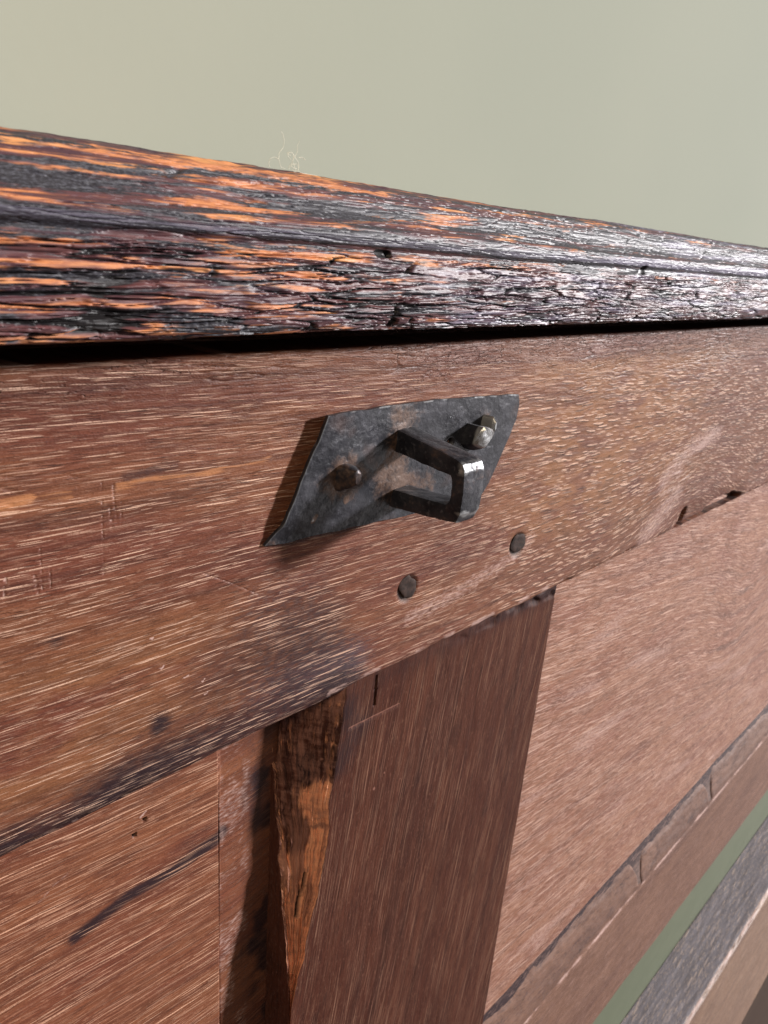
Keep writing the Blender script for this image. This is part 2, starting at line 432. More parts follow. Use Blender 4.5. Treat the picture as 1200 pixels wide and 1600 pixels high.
# ---- lid
def build_lid():
    pts = [(.50, .100), (.02, .102), (-.022, .100), (-.048, .090), (-.066, .070), (-.080, .045), (-.094, .032), (-.108, .026),
           (-.114, .014), (-.111, .003), (-.102, -.004), (-.102, -.009), (-.108, -.014), (-.113, -.035), (-.120, -.075), (-.122, -.103),
           (-.113, -.122), (-.100, -.133), (-.07, -.136), (.0, -.136), (.50, -.136)]
    per = [3, 10, 14, 22, 24, 14, 14, 12, 10, 9, 5, 12, 20, 34, 30, 22, 14, 8, 4, 3]
    y, z = resample(pts, per)
    # soften the corners of the profile a little
    for _ in range(3):
        y[4:-4] = (y[3:-5] + 2 * y[4:-4] + y[5:-3]) / 4; z[4:-4] = (z[3:-5] + 2 * z[4:-4] + z[5:-3]) / 4
    s = np.concatenate([[0], np.cumsum(np.hypot(np.diff(y), np.diff(z)))])
    s = s - s[np.argmin(np.abs(z + .005) + (y > -.05) * 9)]       # s = 0 in the groove, negative above it
    xs = np.concatenate([np.linspace(-1.2, .1, 30)[:-1], dens_x(.1, 4.6, 1050), np.linspace(4.6, 8.5, 60)[1:]])
    X, Sg = np.meshgrid(xs, s, indexing='ij')
    V = np.zeros(X.shape + (3,)); V[..., 0] = X
    V[..., 1] = y[None, :]; V[..., 2] = z[None, :]
    # long uneven waves along the length
    wav = fbm(X * 1.3, Sg * 4, 5, 3) * .006
    wx = X + .02 * fbm(X * 6, Sg * 20, 11, 3); ws = Sg + .004 * fbm(X * 9, Sg * 22, 12, 3)
    # upper moulding: long fibres; lower face: deep splits and blocky cracks
    low = ss(.004, .02, Sg)
    fade = ss(2.0, 2.7, X)
    r1 = np.abs(perlin(wx * 3.6, ws * 76, 21)); r2 = np.abs(perlin(wx * 6, ws * 130, 22)); r3 = np.abs(perlin(wx * 2.4, ws * 40, 24)); r4 = perlin(wx * 6, ws * 60, 26)
    amp = np.clip(.60 + 1.4 * fbm(X * 3, Sg * 14, 23, 3), .05, 1.2)
    split = (1 - ss(0, .14, r1)) * amp + .7 * (1 - ss(0, .11, r2)) * amp
    pit = ss(.22, .42, r4) * ss(-.2, .2, fbm(X * 3, Sg * 16, 27, 2)) * (1 - ss(1.2, 1.9, X))
    deep = 1.1 * pit + (1 - ss(0, .13, r3)) * ss(-.15, .15, fbm(X * 2.4, Sg * 18, 25, 2)) * 1.2
    f1, gap, cid = worley(wx * 5.0, ws * 54, 31, .85)
    zone = ss(.25, .75, X) * (1 - ss(2.1, 2.7, X))
    edge = (1 - ss(.0, .09, gap)) * zone * ss(-.25, .15, fbm(X * 5, Sg * 25, 33, 2))
    f1b, gapb, cidb = worley(wx * 14, ws * 150, 35, .95)
    edgeb = (1 - ss(.0, .10, gapb)) * ss(1.2, 2.2, X) * ss(-.1, .25, fbm(X * 4, Sg * 25, 36, 2))
    flake = (cid - .5) * (.35 + .65 * zone)
    crack = low * np.clip(split * .95 * (1 - .5 * fade) + deep * (1 - .6 * zone) + edge * 1.0 + edgeb * .5, 0, 1.6)
    u1 = np.abs(perlin(wx * 4.5, ws * 60, 41)); u2 = np.abs(perlin(wx * 9, ws * 150, 42))
    up = (1 - low) * ((1 - ss(0, .12, u1)) * np.clip(.2 + 1.3 * fbm(X * 2.5, Sg * 12, 43, 2), 0, 1) + .3 * (1 - ss(0, .12, u2)))
    # cross nicks on the bead and the top edge, one knot hole in the groove
    nick = (1 - low) * (1 - ss(.0, .06, np.abs(perlin(wx * 17 + ws * 40, ws * 8, 45)))) * ss(.1, .45, fbm(X * 6, Sg * 30, 46, 2)) * ss(.9, 1.6, X)
    kn = stroke(X, Sg, [(1.85, .0)], .012, .9) + stroke(X, Sg, [(.90, .006), (.925, .006)], .006, .9) + stroke(X, Sg, [(1.72, .012), (1.84, .008)], .004, .9)
    kn = kn + stroke(X, Sg, [(.935, .118)], .009, .9) + stroke(X, Sg, [(.937, .095), (.932, .12)], .0035, .8)
    body = ss(-.21, -.18, Sg) * (1 - ss(.155, .17, Sg))
    h = wav - (.0060 * crack + .0035 * up + .004 * nick + .007 * np.clip(kn, 0, 1)) * body + low * .0042 * flake
    h += low * .0010 * fbm(X * 14, Sg * 110, 51, 3) + (1 - low) * .0012 * fbm(X * 12, Sg * 130, 52, 3)
    te = np.exp(-((Sg + .15) / .03) ** 2)
    h -= te * (.004 * ss(.05, .6, fbm(X * 7, Sg * 30, 54, 4)) + .0015 * fbm(X * 26, Sg * 60, 55, 2))
    tog = ss(-.02, .02, Sg)
    h += -.003 * ss(.15, .4, fbm(X * 9, Sg * 50, 53, 3)) * low     # lost chips
    V = apply_normals(V, h)
    # colour masks
    lon = .45 * fbm(X * 2.2, ws * 34, 61, 4) + .75 * fbm(X * 5, ws * 75, 67, 4)
    lon2 = fbm(X * 9, ws * 130, 62, 3)
    left = 1 - ss(.62, 1.25, X)
    left2 = 1 - ss(1.0, 2.3, X)
    orange = .13 + 1.15 * lon + .55 * lon2 + .30 * left * low + .24 * left2 * (1 - low) - .22 * ss(.75, 1.3, X) * low
    # worn arris just under the groove, pale and continuous
    arr = np.exp(-((Sg - .018 - .003 * perlin(X * 3, X * 0, 66)) / .0065) ** 2)
    orange = orange + .75 * arr * ss(-.4, .1, fbm(X * 3, X * 0 + 3, 64, 2)) * (1 - ss(2.2, 2.8, X))
    topedge = np.exp(-((Sg + .125) / .012) ** 2)
    orange = orange + .35 * topedge * ss(-.25, .1, fbm(X * 3, Sg * 9, 65, 2))
    bead = np.exp(-((Sg + .017) / .011) ** 2)
    grime = .30 + 1.0 * fbm(X * 4.2, ws * 66, 71, 4) + .5 * crack * .6 + .62 * bead + .35 * (1 - low) * np.exp(-((Sg + .078 + .01 * perlin(X * 2, X * 0, 74)) / .016) ** 2)
    grime = grime + .25 * (1 - low) * ss(.9, 1.8, X) + .05 * (1 - low)
    orange = orange - .65 * bead - .6 * crack
    cav = np.clip((crack - .50) * 1.7, 0, 1) * low + np.clip(kn, 0, 1) + .55 * nick + .45 * np.clip(up - .55, 0, 1)
    lm = np.stack([np.clip(orange, 0, 1), np.clip(grime, 0, 1), np.clip(cav, 0, 1)], -1)
    sheen_tint = low * ss(.75, 1.15, X) * (.38 + .8 * fbm(X * 4, ws * 45, 81, 3)) * (1 - ss(2.6, 3.6, X) * .6) + .5 * bead + (1 - low) * ss(1.0, 2.2, X) * (.35 + .8 * fbm(X * 3, ws * 50, 82, 3))  # window sheen painted as lavender, plus the bead's own grey
    fl = np.stack([X, Sg, np.clip(sheen_tint, 0, 1)], -1)
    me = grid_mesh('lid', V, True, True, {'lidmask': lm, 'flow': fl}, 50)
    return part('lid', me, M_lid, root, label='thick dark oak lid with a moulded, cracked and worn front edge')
build_lid()

# ---- top rail
def build_rail():
    pts = [(.16, -.137), (.13, -.137), (.13, -.177), (.005, -.178), (0, -.184), (0, -.925), (.004, -.935), (.016, -.940), (.16, -.940)]
    per = [2, 3, 4, 3, 420, 8, 4, 2]
    y, z = resample(pts, per)
    xs = np.concatenate([np.linspace(-1.2, .22, 25)[:-1], dens_x(.22, 4.4, 950), np.linspace(4.4, 8.4, 50)[1:]])
    X, Z = np.meshgrid(xs, z, indexing='ij')
    V = np.zeros(X.shape + (3,)); V[..., 0] = X; V[..., 1] = y[None, :]; V[..., 2] = Z
    front = ((np.abs(y) < .003) | ((z < -.92) & (y < .01)))[None, :] * np.ones_like(X)
    knot = np.exp(-((X - 2.85) / .42) ** 2 - ((Z + .97) / .30) ** 2)
    knotc = np.exp(-((X - 2.62) / .16) ** 2 - ((Z + .72) / .16) ** 2)
    v = Z + .018 * X - .20 * knot + .008 * fbm(X * 1.8, Z * 3, 81, 2) + .006 * fbm(X * 8, Z * 14, 82, 2) * ss(1.2, 1.8, X)
    h = .0022 * fbm(X * 2, Z * 5, 91, 3) + .0009 * fbm(X * 9, v * 90, 92, 3)
    ridg = (1 - ss(0, .10, np.abs(perlin(X * 6, v * 60, 93)))) * ss(-.05, .3, fbm(X * 2, Z * 5, 94, 2))
    ctop = (1 - ss(-.36, -.22, -Z - .62 + .0)) if False else ss(-.40, -.24, Z)
    h -= .0016 * ridg * (.35 + ctop)
    # knot area: rolled grain and cavities at the lower edge
    h += .003 * knotc * perlin(X * 9, v * 46, 95)
    ring_ = stroke(X, Z, [(1.174, -.735)], .032, .5) + stroke(X, Z, [(1.618, -.733)], .034, .5)
    h -= .006 * np.clip(ring_, 0, 1)
    hole = stroke(X, Z, [(2.79, -.885), (2.80, -.91)], .020, 1.2) + stroke(X, Z + .01 * perlin(X * 14, X * 0, 110), [(3.05, -.925), (3.2, -.915), (3.40, -.930)], .017, 1.6)
    scoop = stroke(X, Z, [(2.8, -.95), (3.35, -.95)], .07, 1.6)
    h -= .045 * np.clip(hole, 0, 1) + .018 * scoop
    # scratches
    scr = np.zeros_like(X)
    for pp, w in (([(0.463, -.350), (.458, -.503)], .0014), ([(.480, -.348), (.483, -.425)], .0018), ([(.492, -.385), (.491, -.422)], .0014), ([(.474, -.395), (.476, -.432)], .0026),
                  ([(.368, -.428), (.366, -.498)], .0012), ([(.357, -.475), (.359, -.502)], .0022), ([(.318, -.468), (.314, -.502)], .0024), ([(.379, -.47), (.378, -.50)], .0012)):
        scr = np.maximum(scr, stroke(X, Z, pp, w, 1.3) * (.12 + .88 * ss(.0, .45, perlin(X * 120, Z * 150, 97) + .6 * perlin(X * 60, Z * 380, 96))))
    thin = stroke(X, Z, [(.63, -.545), (.70, -.588), (.752, -.624)], .0009, 1.2) * (.4 + .6 * ss(-.3, .2, perlin(X * 90, Z * 90, 111)))
    spk = np.zeros_like(X)
    for p_, w in (((.547, -.702), .005), ((.595, -.738), .0045), ((.627, -.760), .004), ((.634, -.790), .005), ((.80, -.637), .003), ((.53, -.64), .004)):
        spk = np.maximum(spk, stroke(X + .004 * perlin(X * 160, Z * 160, 108), Z + .003 * perlin(X * 150, Z * 170, 109), [p_, (p_[0] + .006, p_[1] + .002)], w * .45, 1.4))
    h -= .0012 * scr + .0015 * thin
    # worn lower arris
    er = ss(-.905, -.94, Z) if False else (1 - ss(-.940, -.912, Z))
    chip = ss(-.05, .35, fbm(X * 7, X * 0 + 2, 98, 3))
    h -= er * (.003 + .008 * chip)
    V[..., 1] -= h * front
    V[..., 2] += er * .006 * fbm(X * 6, X * 0 + 9, 99, 3)
    # dents around the fixing
    dark = .62 * stroke(X, Z, [(.19, -.92), (.478, -.923), (.70, -.918), (1.0, -.93)], .050, 1.7)
    dark += .45 * stroke(X, Z, [(.93, -.79), (.647, -.812), (.482, -.86)], .075, 2.0) + .18 * stroke(X, Z + .03 * perlin(X * 6, Z * 6, 112), [(.80, -.66), (.90, -.78), (1.0, -.86)], .10, 2.0)
    dark += .30 * stroke(X, Z, [(.66, -.70), (.9, -.66)], .07, 2.0) + .5 * stroke(X, Z, [(.381, -.587)], .016, 1.6) + .5 * stroke(X, Z, [(.543, -.81)], .018, 1.8)
    dark += .4 * stroke(X, Z, [(3.562, -.758)], .035, 1.4) + .35 * stroke(X, Z, [(.5, -.352), (.585, -.343)], .008, 1.5)
    dark += .30 * stroke(X, Z, [(.30, -.385), (.49, -.41), (.66, -.385)], .020, 1.6)
    dark += .25 * ss(.15, .5, fbm(X * 2.5, Z * 9, 101, 3))
    orange = .52 * stroke(X, Z + .004 * perlin(X * 9, X * 0, 107), [(.22, -.375), (.321, -.371), (.426, -.366), (.536, -.362), (.65, -.3655), (.768, -.361)], .0105, 1.8) * (.65 + .6 * ss(-.4, .3, fbm(X * 9, Z * 60, 103, 3))) * (1 - .8 * stroke(X, X * 0, [(.435, 0), (.47, 0)], .012, 1))
    orange += .5 * stroke(X, Z, [(.23, -.358), (.36, -.358)], .008, 1.3)
    pale = .6 * stroke(X, Z, [(2.51, -.70), (2.58, -.66), (2.75, -.60), (2.95, -.585)], .05, 1.8) + .6 * stroke(X, Z, [(2.45, -.90), (2.56, -.84), (2.66, -.78)], .075, 1.8)
    pale += .55 * stroke(X, Z, [(1.19, -.815), (1.38, -.80), (1.60, -.765), (1.68, -.73)], .028, 1.8) + .5 * ss(-.30, -.16, Z + .04 * perlin(X * 2, X * 0, 104)) * ss(.45, 1.3, X)
    pale += .25 * ss(.3, .6, fbm(X * 3, Z * 10, 105, 3)) + np.clip(scr * .75, 0, 1.0) + .8 * thin + 1.2 * spk
    wornedge = stroke(X, Z, [(.95, -.921), (1.9, -.921)], .010, 1.4) + .5 * stroke(X, Z, [(.2, -.933), (.95, -.933)], .006, 1.2)
    pale += .8 * wornedge * ss(-.2, .2, perlin(X * 9, X * 0 + 4, 106))
    crk = ss(-.34, -.20, Z) * (.42 + .3 * ss(.6, 1.4, X)) + .15 * ss(1.6, 2.2, X)
    dens = 1 - .75 * ss(-.26, -.2, Z) * ss(.55, 1.2, X) - .5 * scoop
    gold = ss(1.35, 1.75, X) * ss(-.95, -.6, Z) * (1 - ss(2.4, 3.2, X)) * (1 - ss(-.27, -.2, Z))
    gold += .5 * (1 - ss(.5, .9, X)) * ss(-.93, -.8, Z) * (1 - ss(-.7, -.55, Z))
    grey = .55 * ss(-.93, -.84, -Z - 1.77) if False else .35 * stroke(X, Z, [(.75, -.85), (1.0, -.88)], .06, 2) + .38 * stroke(X, Z + .03 * perlin(X * 6, Z * 6, 112), [(.78, -.66), (.90, -.78), (1.0, -.86)], .12, 2.0) + .4 * scoop
    cavm = np.clip(hole, 0, 1) * .9 + np.clip(ring_, 0, 1) * .9 + .35 * ridg * ctop
    mk = np.stack([np.clip(dark, 0, 1), np.clip(orange, 0, 1), np.clip(pale, 0, 1), np.clip(crk, 0, 1)], -1)
    mk2 = np.stack([np.clip(dens, 0, 1), np.clip(gold, 0, 1), np.clip(grey, 0, 1), np.clip(cavm, 0, 1)], -1)
    fl = np.stack([X, v, ss(1.0, 1.9, X) * ss(.05, .22, -.135 - Z)], -1)
    me = grid_mesh('top_rail', V, True, True, {'mask': mk, 'mask2': mk2, 'flow': fl}, 50)
    return part('top_rail', me, M_rail, root)
build_rail()

# ---- muntin (upright between the panels); its left arris is broken away
def build_muntin():
    zs = np.concatenate([-np.linspace(.925, 2.2, 520), np.linspace(-2.2, -3.1, 60)[1:]])
    nsd, nch, nf = 40, 90, 190
    T = np.concatenate([np.zeros(1), np.linspace(0, 1, nsd), 1 + np.linspace(0, 1, nch)[1:], 2 + np.linspace(0, 1, nf)[1:], [3.0]])
    Zc, Tc = np.meshgrid(zs, T, indexing='ij')
    xl = .875; xr = 1.875
    kz = np.array([-.94, -1.118, -1.25, -1.392, -1.60, -1.82, -1.9, -3.2])
    xf = np.interp(-Zc, -kz, [1.005, .982, .972, .967, .925, .880, .876, .876]) + .015 * fbm(Zc * 11, Zc * 0, 121, 5) * ss(-1.85, -1.7, Zc)
    yc = np.interp(-Zc, -kz, [.112, .105, .080, .066, .034, .004, .0015, .0015]) + .020 * fbm(Zc * 10, Zc * 0 + 5, 122, 5) * ss(-1.80, -1.6, Zc)
    yc = np.clip(yc, .0015, .115)
    a = np.clip(Tc, 0, 1); b = np.clip(Tc - 1, 0, 1); c = np.clip(Tc - 2, 0, 1)
    x = np.where(Tc < 1, xl, np.where(Tc < 2, xl + (xf - xl) * b, xf + (xr - xf) * c))
    y = np.where(Tc < 1, .12 + (yc - .12) * a, np.where(Tc < 2, yc * (1 - b), 0))
    inside = ss(0, .12, b) * ss(0, .12, 1 - b) * (Tc > 1) * (Tc < 2)
    # splintered surface: long vertical steps
    fibre = .016 * np.abs(fbm(b * 7 + .4 * perlin(Zc * 3, b * 2, 124), Zc * 2.2, 123, 3)) + .007 * fbm(b * 22, Zc * 6, 125, 3)
    step = .010 * ss(-.02, .06, (Zc + 1.30) + .03 * perlin(b * 5, b * 0, 126))       # ledge where the break starts
    dip = (fibre + .004 - step * .6) * inside
    x = x + dip * .7; y = y + dip * .7
    fr = (Tc >= 2) * 1.0
    Xn = x
    split = stroke(Xn, Zc, [(1.098, -.94), (1.098, -1.02)], .0022, 1.4) * fr + stroke(Xn, Zc, [(.93, -1.44), (.905, -1.56)], .004, 1) * (Tc > 1)
    dent = stroke(Xn, Zc, [(1.02, -1.05), (1.19, -1.058)], .004, 1.3) * fr
    topw = fr * ss(-.975, -.95, Zc) * ss(1.15, 1.9, Xn)
    y = y + fr * (.001 * fbm(Xn * 30, Zc * 3, 127, 3) + .0018 * fbm(Xn * 4, Zc * 3, 128, 2)) + .012 * split + .002 * dent + .010 * topw * ss(-.2, .3, fbm(Xn * 14, Zc * 20, 131, 2))
    # two little broken shreds standing at the break's left side
    shred = stroke(b, Zc, [(.10, -1.395), (.14, -1.44)], .05, 1.2) * (Tc > 1) * (Tc < 2)
    y = y - .008 * shred
    # crack beside the left arris at the top
    ctop = stroke(b, Zc, [(.16, -.95), (.10, -1.02), (.06, -1.1)], .028, 1.0) * (Tc > 1) * (Tc < 2)
    y = y + .012 * ctop; x = x + .006 * ctop
    V = np.stack([x, y + .0035, Zc], -1)
    inb = (Tc > 1.0) & (Tc < 2.0)
    bare = np.where(inb, ss(.35, .55, b + .12 * fbm(Zc * 8, b * 4, 132, 2)) * ss(1.16, 1.20, -Zc + .05 * fbm(b * 9, Zc * 3, 134, 3)) * (1 - ss(1.24, 1.32, -Zc)) +
                    ss(1.33, 1.42, -Zc + .03 * perlin(b * 7, b * 0, 133)) * ss(.02, .12, b), 0)
    bare = np.where(inb, np.maximum(bare, .34 + .6 * fbm(b * 9, Zc * 3, 150, 4)), 0)
    bare = np.where(inb, np.maximum(bare, ss(.45, .7, b + .12 * fbm(Zc * 10, b * 3, 139, 3)) * ss(1.15, 1.21, -Zc + .05 * fbm(b * 9, Zc * 3, 134, 3))), 0)
    band = np.where(inb, stroke(b * .1, Zc, [(0, -1.285), (.1, -1.31)], .009, 1.0), 0)
    dark = np.where(inb, .12 * (1 - ss(1.16, 1.30, -Zc)) * (1 - ss(.35, .6, b)) , 0)
    dark = dark + .6 * stroke(Xn, Zc, [(1.01, -1.02), (1.05, -1.06), (.99, -1.14)], .045, 1.8) + .35 * topw + .35 * fr * ss(-1.03, -.95, Zc)
    dark = dark + np.where(inb, .8 * stroke(b, Zc, [(.45, -1.14), (.62, -1.155)], .05, 1.6), 0)
    dark = dark + np.where(Tc < 1, .0, 0); 
    pale = .45 * band * (.4 + .6 * ss(-.2, .3, perlin(b * 9, Zc * 90, 140))) + 1.1 * stroke(Xn, Zc, [(.96, -1.118)], .003, 1) + fr * (1.1 * stroke(Xn, Zc, [(1.155, -1.245)], .0035, 1) + .9 * stroke(Xn, Zc, [(1.12, -1.275)], .005, 1.3) +
            .8 * stroke(Xn, Zc, [(1.22, -1.30)], .003, 1) + .7 * stroke(Xn, Zc, [(1.30, -1.18)], .003, 1.2) + .6 * stroke(Xn, Zc, [(1.02, -1.046), (1.19, -1.054)], .0025, 1.2) + .45 * dent)
    pale = pale + np.where(inb, .9 * stroke(b, Zc, [(.75, -1.52)], .06, 1.2) * .8 + .7 * stroke(b, Zc, [(.4, -1.38)], .12, 1.5) + .5 * shred, 0)
    pale = pale + np.where(inb, .55 + .6 * fbm(b * 9 + Zc * 4.3, Zc * 5.1 - b * 2.2, 151, 4) + .25 * ss(1.05, .95, -Zc), 0)
    arr = fr * np.exp(-((Xn - xf) / .006) ** 2) * ss(-.1, .3, perlin(Zc * 14, Zc * 0, 135))
    pale = pale + .3 * arr
    cav = split + .9 * ctop + np.where(inb, .8 * (1 - ss(0, .07, np.abs(perlin(b * 5, Zc * 2.6, 136)))) * ss(.0, .35, fbm(b * 3, Zc * 4, 137, 2)), 0)
    u = Zc - .20 * (Xn - 1.3) * 0
    v = Xn - .13 * Zc + .012 * fbm(Xn * 3, Zc * 2, 138, 2)
    v = np.where(Tc < 2, Xn * .9 + y * .6, v)
    crk = .25 * inb
    mk = np.stack([np.clip(dark, 0, 1), np.clip(bare, 0, 1), np.clip(pale, 0, 1), crk * 1.0], -1)
    dens = np.where(Tc < 2, .12, .9) * (1 - .7 * fr * ss(-1.02, -.96, Zc))
    mk2 = np.stack([dens, 0 * Xn + .3, np.where(inb & (Zc > -1.3), .45, np.where(Tc < 1, .4, 0.0)), np.clip(cav, 0, 1)], -1)
    fl = np.stack([u, v, 0 * u], -1)
    me = grid_mesh('muntin', V, False, False, {'mask': mk, 'mask2': mk2, 'flow': fl}, 50)
    # right and back faces are hidden against the panels; close them with a plain strip
    o = part('muntin', me, M_munt, root, label='dark upright with its left corner broken away to bare orange wood')
    return o
build_muntin()

# ---- panels
def build_panels():
    # left: field with a sunk margin towards the muntin
    xs = np.concatenate([np.linspace(-.95, .2, 40)[:-1], np.linspace(.2, .90, 300)])
    zs = np.concatenate([np.linspace(-.90, -2.1, 420), np.linspace(-2.1, -3.0, 80)[1:]])
    X, Z = np.meshgrid(xs, zs, indexing='ij')
    ed = ss(.726, .736, X + .003 * perlin(Z * 6, Z * 0, 141))
    v = Z + .055 * X + .015 * fbm(X * 2, Z * 3, 142, 3) - .05 * ss(.7, .9, X) * (X - .7) * 10 * .3
    y = .098 + .007 * ed - .0010 * fbm(X * 8, v * 70, 143, 3) - .002 * fbm(X * 2, Z * 3, 144, 2)
    ed2 = stroke(X, Z, [(.729, -.9), (.734, -2.4)], .0022, 1.2)
    hole = stroke(X, Z, [(.524 * 1.018, -1.104 * 1.018)], .0045, .8) + stroke(X, Z, [(.556, -1.098)], .004, .8)
    y = y + .004 * ed2 + .01 * hole
    dark = .95 * stroke(X, Z, [(.405, -1.292), (.46, -1.278), (.51, -1.266), (.62, -1.268), (.74, -1.25)], .016, 1.7) + .35 * stroke(X, Z, [(.66, -1.22), (.84, -1.18)], .04, 2)
    dark += .35 * stroke(X, Z, [(.46, -1.07), (.62, -1.03)], .02, 1.8) + .4 * ed2 + .22 * ss(.1, .5, fbm(X * 3, Z * 12, 145, 3))
    dark += .55 * ss(.80, .84, X) * ss(-.15, .3, fbm(X * 10, Z * 8, 149, 3)) + .3 * ss(.78, .80, X)  # muntin's cast shadow painted into the margin colour
    pale = .48 * ed * (1 - ss(.80, .84, X)) * ss(-.3, .2, fbm(X * 14, Z * 8, 146, 3)) + .8 * stroke(X, Z, [(.548, -1.088), (.56, -1.078)], .003, 1)
    pale += .55 * stroke(X, Z, [(.34, -1.165), (.375, -1.14), (.40, -1.13)], .003, 2)
    gold = .5 + .4 * perlin(X * 3, Z * 5, 147)
    dens = (1 - .88 * ed) 
    mk = np.stack([np.clip(dark, 0, 1), 0 * X, np.clip(pale, 0, 1), .0 * X], -1)
    mk2 = np.stack([dens, np.clip(gold, 0, 1), .30 * ed, np.clip(hole, 0, 1)], -1)
    fl = np.stack([X, v, 0 * X], -1)
    V = np.stack([X, y, Z], -1)
    me = grid_mesh('panel', V, False, False, {'mask': mk, 'mask2': mk2, 'flow': fl}, 50)
    part('panel', me, M_panelL, root, label='left panel of amber brown oak with long pale streaks and two small wormholes')
    # right: wide rosy panel with swirling figure
    xs = np.concatenate([dens_x(1.84, 5.6, 420), np.linspace(5.6, 8.0, 40)[1:]]); zs = np.linspace(-.90, -2.96, 420)
    X, Z = np.meshgrid(xs, zs, indexing='ij')
    sw = np.exp(-((X - 4.2) / .9) ** 2 - ((Z + 1.7) / .5) ** 2)
    v = Z + .13 * (X - 1.8) + .10 * sw * np.sin((X - 3.4) * 2.6) + .014 * fbm(X * 1.2, Z * 3, 151, 2)
    wiggle = sw * .02 * fbm(X * 6, Z * 12, 152, 2)
    v = v + wiggle
    y = .045 - .0012 * fbm(X * 6, v * 60, 153, 3) - .003 * fbm(X * 1.5, Z * 2, 154, 2)
    dark = .25 * ss(.1, .5, fbm(X * 2, Z * 6, 155, 3)) + .35 * ss(1.95, 1.84, X) + .38 * sw * ss(.2, .9, np.sin(v * 55 + 2 * fbm(X * 2, Z * 4, 158, 2)))
    pale = .40 * ss(.0, .5, fbm(X * 1.5, v * 8, 156, 3)) + .15
    mk = np.stack([np.clip(dark, 0, 1), 0 * X, np.clip(pale, 0, 1), 0 * X], -1)
    mk2 = np.stack([np.full_like(X, .95), .5 + .4 * perlin(X * 2, Z * 4, 157), 0 * X, 0 * X], -1)
    fl = np.stack([X, v, 0 * X], -1)
    me = grid_mesh('panel', np.stack([X, y, Z], -1), False, False, {'mask': mk, 'mask2': mk2, 'flow': fl}, 50)
    part('panel', me, M_panelR, root, label='wide right panel of pale rosy oak with fine slanting grain')
build_panels()

# ---- bottom rail with its sloping ledge
def swept_rail(name, pts, per, x0, x1, nx, mat, label=None, seed=200, amp=.0015, ridge=None, greyfn=None, dens=None, edgewear=0):
    y, z = resample(pts, per)
    s = np.concatenate([[0], np.cumsum(np.hypot(np.diff(y), np.diff(z)))])
    xs = np.concatenate([np.linspace(-1.2, x0, 12)[:-1], dens_x(x0, x1, nx), np.linspace(x1, 8.4, 30)[1:]])
    X, Sg = np.meshgrid(xs, s, indexing='ij')
    V = np.zeros(X.shape + (3,)); V[..., 0] = X; V[..., 1] = y[None, :]; V[..., 2] = z[None, :]
    h = amp * fbm(X * 5, Sg * 40, seed, 4) + amp * 1.5 * fbm(X * 2, Sg * 6, seed + 1, 2)
    dark = .3 * ss(.1, .5, fbm(X * 2.5, Sg * 10, seed + 2, 3)); pale = .2 * ss(.1, .5, fbm(X * 3, Sg * 12, seed + 3, 3))
    grey = 0 * X
    if ridge is not None:
        r = np.exp(-((Sg - ridge) / .010) ** 2)
        k = ss(-.35, .15, fbm(X * 4, X * 0 + 1, seed + 4, 3))
        h = h - r * (.004 + .010 * edgewear * np.clip(fbm(X * 9, X * 0, seed + 5, 3) + .3, 0, 1))
        pale = pale + 1.0 * np.exp(-((Sg - ridge) / .013) ** 2) * k
    if greyfn is not None:
        grey = greyfn(X, Sg)
    if name == 'bottom_rail':
        dark = dark + .9 * (1 - ss(.13, .27, Sg + .03 * perlin(X * 4, X * 0, 207)))
    V = apply_normals(V, h)
    mk = np.stack([np.clip(dark, 0, 1), 0 * X, np.clip(pale, 0, 1), 0 * X], -1)
    mk2 = np.stack([np.full_like(X, .9), 0 * X + .4, np.clip(grey, 0, 1), 0 * X], -1)
    fl = np.stack([X, Sg + .04 * X, 0 * X], -1)
    me = grid_mesh(name, V, True, True, {'mask': mk, 'mask2': mk2, 'flow': fl}, 50)
    return part(name, me, mat, root, **({'label': label} if label else {}))
lr = math.hypot(.075, .19)
swept_rail('bottom_rail', [(.16, -2.90), (.047, -2.90), (-.028, -3.10), (-.030, -3.12), (-.030, -3.90), (-.022, -3.925), (.16, -3.925)],
           [2, 24, 6, 70, 4, 3], 1.6, 6.4, 420, M_bot, 'lower rail with a sloping grey ledge above its brown face', 200, .0018, ridge=.113 + lr + .01,
           greyfn=lambda X, Sg: 1.0 - ss(.113 + lr - .02, .113 + lr, Sg), edgewear=.5)
swept_rail('base_board', [(.056, -7.19), (.056, -4.78), (-.255, -4.785), (-.267, -4.80), (-.269, -7.19)],
           [4, 60, 6, 90], 2.6, 8.0, 300, M_base, 'projecting base board with its top painted blue grey for sky light and a pale worn edge', 220, .003, ridge=2.41 + .311,
           greyfn=lambda X, Sg: 1.0 - ss(2.41 + .293, 2.41 + .303, Sg), edgewear=.8)  # sky light on the upward face painted in as blue grey

